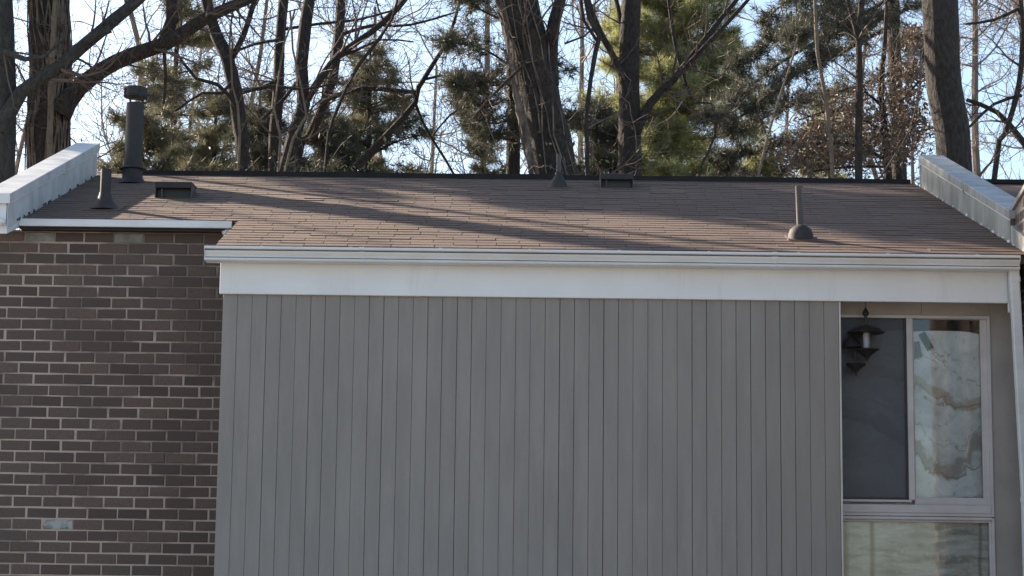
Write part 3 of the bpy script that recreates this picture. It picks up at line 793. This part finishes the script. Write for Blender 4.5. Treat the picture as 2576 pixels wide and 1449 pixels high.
    def ivy(s, pa, ra, n, zmin, zmax, seed=0, leaves=0):
        r = s.r; idx = [i for i in range(len(pa)) if zmin < pa[i].z < zmax]
        if len(idx) < 4: return
        for _ in range(n):
            an = r.uniform(-2.6, -.4); i0 = r.randrange(0, max(1, len(idx)-4)); pts = []; rr = []
            for i in idx[i0:i0+r.randrange(4, 16)]:
                an += r.uniform(-.28, .28)
                pts.append(pa[i]+Vector((math.cos(an), math.sin(an), 0))*(ra[i]*1.02+.006)+rv(r)*.02); rr.append(r.uniform(.006, .013))
            if len(pts) > 2: s.vine.tube(pts, rr, 5, cap=False)
            for p in pts:
                if r.random() < .8:
                    dd = Vector((r.uniform(-1, 1), -r.uniform(.3, 1), r.uniform(-.5, .6))).normalized(); L = r.uniform(.08, .32)
                    s.vine.tube([p, p+dd*L*.5+rv(r)*.03, p+dd*L+rv(r)*.05], [.005, .004, .002], 3, cap=False)
    def done(s, name, label, barkm, twigm='twig_brown', leafm=None, group=None, leafname='needles'):
        b = s.base or Vector((0, 10, 0))
        o = empty(name, b, label, 'tree' if 'shrub' not in name else 'shrub', group)
        if s.trunk.v: s.trunk.build('trunk', barkm, o)
        for lb in s.limbparts: lb.build('limb', barkm, o)
        if s.limb.v: tag(s.limb.build('boughs', barkm, o), kind='stuff')
        if s.twig.v: tag(s.twig.build('twigs', twigm, o), kind='stuff')
        if s.leaf.v: tag(s.leaf.build(leafname, leafm, o, tone=True), kind='stuff')
        if s.vine.v: tag(s.vine.build('vine_stems', 'vine_bark', o), kind='stuff')
        return o

# -- the big lichen grey tree at the left with a limb leaning across
t = Tree(1)
t.main([(-2, 460, 78), (2, 300, 76), (4, 150, 72), (0, 0, 66), (-4, -70, 62)], 7.5, kids=(9, 1.5), rough=.07, up=5)
t.limbs([(0, 330, 48), (60, 240, 37), (140, 165, 34), (215, 105, 34), (290, 45, 33), (345, -10, 31), (430, -110, 30), (520, -260, 20)], 7.4, kids=(18, .9), sides=12)
t.limbs([(225, 100, 28), (252, 80, 25), (272, 70, 22)], 7.25, kids=None)
t.limbs([(10, 130, 16), (60, 150, 14), (110, 140, 10), (160, 100, 8)], 7.2, kids=(4, .6))
t.done('broadleaf_tree', 'grey lichened bare tree with thick limb leaning over the white ended parapet', 'bark_lichen')
# -- vine covered trunk with long limb sweeping right
t = Tree(2)
pa, ra = t.main([(124, 450, 116), (124, 330, 112), (130, 200, 108), (126, 80, 104), (122, 0, 98), (120, -70, 92)], 9, kids=(9, 1.6), rough=.09, sides=18, up=5)
t.limbs([(150, 285, 66), (205, 212, 46), (300, 152, 42), (420, 97, 38), (520, 48, 33), (620, -8, 28), (740, -70, 26), (860, -180, 16)], 8.8, kids=(26, 1.0), sides=12)
t.limbs([(415, 100, 34), (424, 45, 32), (427, -20, 28), (440, -120, 22)], 8.8, kids=(6, .9))
t.limbs([(410, 110, 9), (415, 190, 9), (412, 260, 6)], 8.8, kids=(4, .5))
t.ivy(pa, ra, 42, 6.0, 11)
t.done('broadleaf_tree', 'broad vine covered bare trunk with long limb sweeping behind the flue', 'bark_brown')
t = Tree(3)
t.main([(122, 450, 13), (126, 330, 16), (129, 220, 15), (133, 100, 14), (140, -20, 12)], 8.1, kids=(4, .5), sides=8, up=2)
t.done('sapling', 'pale thin sapling standing before the vine covered trunk', 'bark_pale')
# -- the group of slim trees left of centre
t = Tree(4)
t.main([(612, 450, 40), (605, 330, 38), (592, 230, 37), (570, 140, 35), (545, 90, 32), (527, 40, 30), (513, -30, 27)], 10, kids=(8, 1.1))
t.limbs([(578, 155, 18), (607, 90, 16), (640, 0, 14), (662, -80, 11)], 10, kids=(6, .8))
t.limbs([(594, 265, 12), (548, 215, 11), (492, 195, 9), (440, 125, 6)], 9.8, kids=(5, .6))
t.limbs([(586, 205, 10), (560, 235, 9), (510, 232, 7), (440, 280, 5)], 9.7, kids=(5, .6))
t.limbs([(606, 235, 9), (680, 215, 9), (760, 225, 7), (840, 210, 5)], 10.2, kids=(5, .6))
t.done('broadleaf_tree', 'dark bare tree forking left, between the flue and the straight slim trunk', 'bark_dark')
t = Tree(5)
t.main([(690, 450, 34), (692, 330, 32), (700, 230, 30), (703, 120, 28), (713, 0, 27), (718, -80, 24)], 12, kids=(10, 1.1))
t.limbs([(698, 205, 14), (655, 222, 12), (600, 228, 8)], 12, kids=(4, .6))
t.limbs([(706, 100, 9), (640, 112, 8), (570, 140, 6)], 11.9, kids=(4, .6))
t.limbs([(706, 75, 9), (800, 58, 8), (900, 48, 7), (1010, 20, 5)], 12, kids=(6, .7))
t.done('broadleaf_tree', 'slim straight bare tree beside the curved trunk', 'bark_dark')
t = Tree(6)
t.main([(712, 450, 42), (738, 350, 37), (764, 262, 34), (757, 165, 34), (768, 60, 33), (783, -30, 28)], 11, kids=(8, 1.1))
t.limbs([(766, 258, 22), (808, 192, 21), (860, 137, 19), (930, 85, 16), (1000, 20, 14), (1070, -70, 10)], 11, kids=(9, .9))
t.limbs([(862, 135, 9), (890, 128, 8), (960, 100, 6), (1040, 105, 4)], 11, kids=(5, .7))
t.limbs([(757, 190, 9), (715, 245, 10), (660, 300, 8)], 11.2, kids=(4, .6))
t.done('broadleaf_tree', 'bare tree with curved trunk and branch rising right at mid height', 'bark_dark')
t = Tree(7)
t.main([(735, 450, 25), (778, 345, 25), (812, 270, 26), (836, 200, 26), (850, 110, 26), (858, 0, 25), (862, -70, 22)], 13, kids=(9, 1.2))
t.limbs([(852, 90, 10), (930, 65, 9), (1030, 62, 7), (1150, 30, 5)], 13, kids=(6, .9))
t.done('broadleaf_tree', 'slender bare tree leaning right behind the curved trunk', 'bark_dark')
t = Tree(8)
t.main([(815, 450, 10), (850, 270, 10), (905, 160, 9), (952, 100, 9), (985, 50, 7)], 10.4, kids=(5, .6), sides=7, up=1.2)
t.done('sapling', 'thin dark sapling slanting right between slim trunks and conical pine', 'bark_dark')
t = Tree(9)
t.main([(868, 450, 30), (915, 402, 25), (960, 355, 20), (1010, 300, 16), (1045, 258, 14), (1052, 222, 14), (1090, 160, 12), (1128, 100, 10), (1150, 30, 8)], 12.5, kids=(6, .8), sides=9, up=1.5)
t.limbs([(1046, 232, 11), (1000, 229, 12), (920, 222, 12), (860, 236, 13), (800, 258, 13)], 12.5, kids=(7, .9))
t.limbs([(1044, 258, 8), (1062, 305, 8), (1085, 345, 7), (1120, 400, 7), (1150, 450, 6)], 12.5, kids=(4, .5))
t.limbs([(1086, 345, 5), (1130, 290, 5), (1190, 250, 5), (1260, 180, 4)], 12.6, kids=(6, .6))
t.limbs([(1066, 200, 8), (1110, 190, 7), (1180, 215, 6), (1260, 215, 5)], 12.5, kids=(6, .7))
t.done('broadleaf_tree', 'crooked bare tree bending right across open sky by conical pine', 'bark_dark')
# -- the thick leaning trunk
t = Tree(10)
pa, ra = t.main([(1394, 450, 128), (1376, 350, 116), (1352, 230, 110), (1326, 110, 106), (1300, 0, 101), (1284, -70, 96)], 9.5, kids=(9, 1.6), rough=.10, sides=18, up=4)
t.limbs([(1386, 215, 42), (1388, 120, 38), (1398, 60, 33), (1412, -30, 29), (1425, -140, 22)], 9.45, kids=(6, 1.0), sides=10)
t.limbs([(1310, 170, 9), (1270, 210, 8), (1230, 250, 6), (1190, 300, 5)], 9.0, kids=(5, .6))
t.limbs([(1420, 110, 6), (1470, 90, 5), (1500, 60, 4)], 9.4, kids=(4, .5))
t.ivy(pa, ra, 8, 6.0, 11)
for k, pts in enumerate(([(1283, 130, 7), (1292, 200, 11), (1306, 270, 14), (1322, 350, 15), (1342, 450, 13)], [(1296, 215, 8), (1312, 275, 12), (1330, 350, 12), (1352, 450, 10)], [(1275, 60, 6), (1290, 190, 7), (1300, 260, 9), (1316, 360, 10), (1334, 450, 9)])):  # pale stems added along the left edge to stand for its sunlit strip
    P, R = t.px(pts, 9.12+.05*k); P2, R2 = smooth_path([p+rv(t.r)*.012 for p in P], R, .09); t.vine.tube([p+rv(t.r)*.010 for p in P2], R2, 7, rough=.15, rng=t.r)
t.done('broadleaf_tree', 'thickest leaning trunk with second stem behind the thin pale vent pipe', 'bark_brown')
t = Tree(11)
t.main([(1478, 450, 12), (1474, 300, 12), (1486, 200, 12), (1498, 130, 13), (1508, 92, 14), (1482, 45, 12), (1470, -20, 11)], 8.8, kids=(5, .7), sides=8, up=1.5)
t.limbs([(1500, 100, 9), (1470, 50, 8), (1460, -20, 7)], 8.8, kids=(3, .4))
t.done('sapling', 'thin crooked stem between the thickest trunk and the dark upright trunk', 'bark_dark')
t = Tree(12)
t.main([(1586, 450, 62), (1585, 330, 58), (1582, 220, 54), (1583, 100, 52), (1590, -40, 48)], 10.5, kids=(9, 1.5), rough=.09, sides=14)
t.limbs([(1600, 335, 26), (1640, 262, 23), (1690, 200, 20), (1750, 130, 16), (1820, 40, 13), (1875, -30, 10)], 10.4, kids=(9, .9))
t.limbs([(1700, 195, 15), (1780, 108, 12), (1880, 5, 10), (1930, -60, 8)], 10.2, kids=(6, .8))
t.limbs([(1570, 200, 20), (1535, 130, 17), (1508, 80, 17), (1482, 20, 14), (1470, -50, 12)], 10.4, kids=(5, .7))
t.limbs([(1565, 150, 13), (1560, 60, 12), (1545, -30, 10)], 10.6, kids=(4, .7))
t.limbs([(1740, 250, 9), (1700, 130, 10), (1680, 0, 9)], 10.8, kids=(4, .6))
t.limbs([(1620, 300, 7), (1700, 270, 7), (1790, 260, 5), (1800, 340, 6), (1760, 420, 6)], 10.1, kids=(5, .6))
t.done('broadleaf_tree', 'dark upright bare trunk with branch angling right before the olive pine', 'bark_dark')
# -- right hand side
t = Tree(13)
t.main([(2160, 450, 21), (2160, 330, 19), (2162, 200, 18), (2160, 100, 17), (2168, 0, 16), (2173, -80, 14)], 9, kids=(7, .8), sides=9)
t.limbs([(2160, 105, 12), (2140, 40, 11), (2122, -40, 9)], 9, kids=(3, .5))
t.done('sapling', 'straight slim stem rising from the dry brown leaves', 'bark_brown')
t = Tree(14)
t.main([(2095, 450, 11), (2086, 330, 13), (2078, 250, 12), (2056, 130, 10), (2050, 0, 9)], 9.2, kids=(5, .6), sides=8, up=1.5)
t.done('sapling', 'thin leaning stem beside the straight slim stem', 'bark_pale')
t = Tree(15)
t.main([(1905, 450, 8), (1930, 345, 8), (1955, 262, 6)], 8.6, kids=(6, .5), sides=7, up=.8)
t.done('sapling', 'short thin stem in front of the low yellow green pine', 'bark_pale')
t = Tree(16)
t.main([(2404, 450, 88), (2396, 330, 90), (2376, 220, 92), (2368, 100, 93), (2364, 0, 93), (2362, -80, 90)], 9, kids=(7, 1.6), rough=.035, sides=20, up=5)
t.done('broadleaf_tree', 'bare smooth dark trunk standing behind the metal clad parapet', 'bark_dark')
t = Tree(17)
t.main([(2500, 460, 15), (2530, 335, 14), (2560, 235, 14), (2574, 100, 15), (2566, 0, 17), (2556, -80, 15)], 12, kids=(14, 1.2), sides=9)
t.limbs([(2640, 440, 22), (2560, 345, 18), (2505, 285, 14), (2430, 250, 10)], 12.4, kids=(10, .9))
t.limbs([(2570, 240, 9), (2500, 260, 8), (2430, 330, 6)], 12, kids=(6, .7))
t.limbs([(2566, 20, 10), (2500, 50, 8), (2430, 60, 6)], 12, kids=(8, .9))
t.done('broadleaf_tree', 'thin twiggy bare tree beyond the metal clad parapet', 'bark_brown')

for k, (pts, lab) in enumerate((([(598, 450, 8), (603, 340, 8), (598, 265, 7), (584, 215, 5)], 'pale thin sapling hugging the dark forking tree'),
                               ([(712, 450, 8), (737, 350, 8), (771, 290, 7), (757, 215, 5)], 'pale thin sapling crossing the curved trunk'),
                               ([(698, 450, 7), (706, 345, 7), (689, 275, 6), (700, 200, 5)], 'pale thin sapling before the slim straight tree'))):
    t = Tree(20+k)
    t.main(pts, 9.3, kids=(7, .45), sides=7, up=.9); t.done('sapling', lab, 'bark_pale', 'vine_bark')

# -- conifers
def auto_pine(seed, x, ytip, Y, Rb, zlow, label, nm, barkm='bark_brown', dens=34, whorl=.34, spread=.42, tip=True, trunkw=.10, ln=.17, up_tilt=.15):
    t = Tree(seed); top = at(x, ytip, Y); base = Vector((top.x, Y, 0)); t.base = base
    pts = [base, Vector((top.x, Y, top.z*.5)), top]
    pa, ra = smooth_path(pts, [trunkw, trunkw*.8, .015], .4)
    t.trunk.tube(pa, ra, 9, rough=.06, rng=t.r)
    z = zlow; H = top.z-zlow
    while z < top.z:
        f = (z-zlow)/H
        L0 = Rb*(1-f)**.75+.12
        for k in range(5):
            an = t.r.uniform(0, 6.28); L = L0*t.r.uniform(.6, 1.15)
            d = Vector((math.cos(an), math.sin(an), 0)); p = Vector((top.x, Y, z+t.r.uniform(-.15, .15)))
            pts = [p, p+d*L*.5+Vector((0, 0, L*(up_tilt-.10))), p+d*L+Vector((0, 0, L*up_tilt))]
            t.bough(pts, max(5, int(dens*L)), spread*min(1, .5+L*.4), ln=ln, r0=.012+.014*L)
        z += whorl*t.r.uniform(.8, 1.2)
    return t.done('pine_tree', label, barkm, 'twig_brown', nm)
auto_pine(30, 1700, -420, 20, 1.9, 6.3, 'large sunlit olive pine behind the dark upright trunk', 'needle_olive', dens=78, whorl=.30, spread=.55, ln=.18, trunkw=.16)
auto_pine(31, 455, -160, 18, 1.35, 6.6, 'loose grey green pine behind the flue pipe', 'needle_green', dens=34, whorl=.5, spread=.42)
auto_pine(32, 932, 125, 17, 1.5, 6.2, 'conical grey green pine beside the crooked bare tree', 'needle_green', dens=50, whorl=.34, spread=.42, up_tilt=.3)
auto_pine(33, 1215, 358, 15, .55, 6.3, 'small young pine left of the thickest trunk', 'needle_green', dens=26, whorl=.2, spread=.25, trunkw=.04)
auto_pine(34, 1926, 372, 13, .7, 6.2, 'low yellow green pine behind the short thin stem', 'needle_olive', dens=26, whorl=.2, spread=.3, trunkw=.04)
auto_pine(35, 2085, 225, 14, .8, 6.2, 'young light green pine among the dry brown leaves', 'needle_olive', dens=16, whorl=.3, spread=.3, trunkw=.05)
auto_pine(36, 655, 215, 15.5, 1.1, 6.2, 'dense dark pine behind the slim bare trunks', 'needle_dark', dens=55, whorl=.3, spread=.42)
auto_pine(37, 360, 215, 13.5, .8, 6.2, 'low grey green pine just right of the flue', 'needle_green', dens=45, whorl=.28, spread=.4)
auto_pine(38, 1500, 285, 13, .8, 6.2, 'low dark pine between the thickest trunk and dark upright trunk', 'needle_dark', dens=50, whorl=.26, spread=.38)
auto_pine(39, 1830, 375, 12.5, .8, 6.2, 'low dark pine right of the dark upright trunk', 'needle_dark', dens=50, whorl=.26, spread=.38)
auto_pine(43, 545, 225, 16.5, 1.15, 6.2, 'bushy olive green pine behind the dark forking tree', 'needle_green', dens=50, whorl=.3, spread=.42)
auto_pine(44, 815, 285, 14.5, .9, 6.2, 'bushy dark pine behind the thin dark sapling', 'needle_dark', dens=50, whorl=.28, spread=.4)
# pine with slender trunk left of the thickest trunk
t = Tree(40)
t.main([(1290, 450, 37), (1292, 300, 35), (1288, 150, 31), (1290, -40, 27)], 13, kids=(3, .8), sides=10)
for pts in ([(1290, 170), (1210, 120), (1125, 108)], [(1290, 215), (1215, 205), (1150, 225)], [(1290, 250), (1210, 265), (1150, 210)], [(1290, 300), (1225, 310), (1165, 265)],
            [(1290, 320), (1360, 310), (1440, 300)], [(1290, 350), (1230, 345), (1190, 330)], [(1290, 190), (1340, 150), (1400, 180)], [(1290, 60), (1220, 30), (1160, -10)]):
    t.bough([at(x, y, 13+t.r.uniform(-.9, .2)*i) for i, (x, y) in enumerate(pts)], 70, .5, r0=.02)
t.done('pine_tree', 'slender dark pine trunk with clumped boughs left of the thickest trunk', 'bark_dark', 'twig_brown', 'needle_dark')
# dark pine with long sloping boughs
t = Tree(41)
t.main([(2262, 450, 40), (2258, 300, 38), (2250, 150, 36), (2245, -60, 33)], 14.5, kids=None, sides=10)
for pts, n in (([(2250, -60), (2080, 20), (1960, 90), (1850, 170)], 140), ([(2250, -10), (2080, 90), (1960, 160), (1860, 240), (1780, 300)], 150), ([(2250, 60), (2120, 130), (2000, 190), (1900, 270), (1830, 310)], 130),
               ([(2255, 180), (2120, 230), (1980, 270), (1850, 330)], 95), ([(2258, 260), (2120, 330), (1980, 360), (1840, 400)], 105), ([(2250, -120), (2110, -50), (1990, 0), (1920, 50)], 120),
               ([(2255, 330), (2150, 390), (2030, 420), (1900, 430)], 70), ([(2250, 40), (2310, 10), (2360, 30)], 50), ([(2255, 120), (2300, 110), (2340, 150)], 40), ([(2250, -30), (2150, -10), (2060, 40), (2000, 90)], 110), ([(2252, 20), (2190, 60), (2110, 70), (2050, 130)], 90)):
    P = [at(x, y, 14.5-.9*i*t.r.uniform(.5, 1)) for i, (x, y) in enumerate(pts)]
    t.bough(P, int(n*1.5), .44, ln=.14, r0=.035)
t.done('pine_tree', 'dark pine with long boughs sloping down left above the brown leaves', 'bark_dark', 'twig_brown', 'needle_dark')
# tree holding dry brown leaves
t = Tree(42)
pa, ra = t.main([(2235, 450, 22), (2228, 350, 20), (2215, 240, 17), (2225, 120, 13), (2230, 20, 9)], 10.6, kids=(8, .9), sides=8, up=1)
for pts in ([(2230, 400, 9), (2120, 360, 8), (2010, 370, 5)], [(2225, 330, 9), (2110, 280, 7), (2010, 300, 5)], [(2220, 300, 9), (2290, 230, 7), (2330, 180, 5)], [(2230, 380, 9), (2290, 340, 7), (2350, 320, 5)], [(2222, 270, 8), (2160, 220, 7), (2110, 230, 4)], [(2232, 420, 8), (2140, 420, 7), (2040, 430, 5)]):
    t.limbs(pts, 10.6, dy=t.r.uniform(-.6, .6), kids=(16, .6), dens=9)
r_ = t.r
cl = [(2140, 270, 60, 35), (2270, 230, 50, 40), (2060, 330, 60, 40), (2180, 330, 80, 45), (2290, 180, 35, 25), (2110, 390, 90, 40), (2250, 370, 60, 40), (2010, 390, 60, 40), (2300, 90, 25, 20), (2290, 300, 40, 40)]
def pick():
    x, y, sx, sy = r_.choice(cl); return at(x+r_.gauss(0, sx*.6), y+r_.gauss(0, sy*.6), 10.6+r_.uniform(-.7, .7))
t.leaves(5200, pick, .035)
t.done('broadleaf_tree', 'twiggy tree full of dry curled brown leaves by the smooth dark trunk', 'bark_brown', 'vine_bark', 'leaf_dry', leafname='dry_leaves')
# undergrowth just above the ridge
def shrub(seed, x, Y, rad, zt_, label, n, leafm, nl):
    t = Tree(seed); p = at(x, 440, Y); t.base = Vector((p.x, Y, 0)); r = t.r
    for k in range(5):
        a = r.uniform(0, 6.28); q_ = Vector((p.x+math.cos(a)*.2, Y+math.sin(a)*.2, 0)); e = Vector((p.x+r.uniform(-rad, rad)*.7, Y+r.uniform(-.5, .5), zt_*r.uniform(.82, 1)))
        pa, ra = smooth_path([q_, q_.lerp(e, .5)+rv(r)*.15, e], [.03, .02, .006], .35)
        t.limbparts.append(MB().tube(pa, ra, 6))
        t.sprout(pa, ra, n, .75, 7, 3, zmin=5.6)
    if nl:
        t.leaves(nl, lambda: Vector((p.x+r.gauss(0, rad*.5), Y+r.gauss(0, .35), 6.2+abs(r.gauss(0, (zt_-6.2)*.45)))), .032)
    t.done('shrub', label, 'bark_brown', 'vine_bark', leafm, leafname='leaves')
shrub(50, 760, 9.2, .9, 7.9, 'dense dark shrub at the foot of the curved trunk', 9, 'leaf_evergreen', 4000)
shrub(51, 1000, 9.5, .9, 7.7, 'twiggy shrub below the crooked bare tree', 9, 'leaf_evergreen', 1200)
shrub(52, 470, 9.0, .8, 7.7, 'tangled olive shrub right of the flue pipe', 10, 'leaf_evergreen', 2500)
shrub(53, 1480, 9.0, .6, 7.8, 'dark tangled shrub between thickest and upright trunks', 10, 'leaf_evergreen', 2800)
shrub(54, 1690, 9.2, .8, 7.6, 'dark tangled shrub right of the ridge vent', 10, 'leaf_evergreen', 2800)
shrub(55, 1960, 9.4, 1.0, 7.6, 'brownish shrub behind the slim brown vent pipe', 11, 'leaf_dry', 1500)
shrub(56, 2230, 9.6, .8, 7.8, 'brown leafy shrub left of the metal clad parapet', 10, 'leaf_dry', 1800)
shrub(57, 280, 9.6, .7, 8.4, 'fine twiggy shrub between the vine covered trunk and the flue', 12, 'leaf_dry', 60)

# -- far bare wood seen as fine twigs against the sky
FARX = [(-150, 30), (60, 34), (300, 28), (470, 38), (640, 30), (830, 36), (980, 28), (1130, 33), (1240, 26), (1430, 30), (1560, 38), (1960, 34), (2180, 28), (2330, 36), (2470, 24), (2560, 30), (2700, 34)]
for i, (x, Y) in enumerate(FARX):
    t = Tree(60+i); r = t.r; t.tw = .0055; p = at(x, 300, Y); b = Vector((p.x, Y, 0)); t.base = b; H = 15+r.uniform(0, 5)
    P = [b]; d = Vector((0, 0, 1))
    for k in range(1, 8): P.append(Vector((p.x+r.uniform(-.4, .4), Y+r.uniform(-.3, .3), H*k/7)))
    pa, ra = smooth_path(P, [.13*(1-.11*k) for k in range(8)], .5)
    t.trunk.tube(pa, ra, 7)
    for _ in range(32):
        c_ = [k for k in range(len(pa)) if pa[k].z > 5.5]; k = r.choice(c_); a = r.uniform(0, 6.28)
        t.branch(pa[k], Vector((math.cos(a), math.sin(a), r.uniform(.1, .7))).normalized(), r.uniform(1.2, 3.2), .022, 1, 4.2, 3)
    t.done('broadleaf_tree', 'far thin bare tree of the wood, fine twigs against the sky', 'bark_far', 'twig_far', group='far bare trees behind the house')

# -- trees outside the picture whose trunks throw the long shadows on the shingles
def shadow_tree(seed, X, Y, rad, label):
    t = Tree(seed); r = t.r; b = Vector((X, Y, 0)); t.base = b
    P = [b]+[Vector((X+r.uniform(-.12, .12), Y+r.uniform(-.12, .12), z)) for z in (3, 6, 9, 12, 15, 18)]
    pa, ra = smooth_path(P, [rad*1.2, rad, rad*.95, rad*.9, rad*.8, rad*.6, rad*.3], .5)
    t.trunk.tube(pa, ra, 14, rough=.06, rng=r)
    t.sprout(pa, ra, 16, 2.4, 2.2, 3, zmin=7)
    t.done('broadleaf_tree', label, 'bark_brown')
shadow_tree(91, -8.93, 8.1, .06, 'slim tall bare tree beside the row near the tall bare tree')
shadow_tree(90, -9.72, 8.0, .27, 'tall bare tree beside the row, beyond the white ended parapet')
shadow_tree(92, -6.45, 8.0, .27, 'stout tall bare tree behind the adjoining row house')
auto_pine(93, -557, -1900, 12.6, 2.7, 9.0, 'tall dense pine behind the adjoining row house', 'needle_green', dens=40, whorl=.42, spread=.6, ln=.15, trunkw=.2)
auto_pine(94, -590, -1700, 11.2, 1.7, 8.6, 'second dense pine behind the adjoining row house', 'needle_green', dens=40, whorl=.42, spread=.5, ln=.15, trunkw=.17)
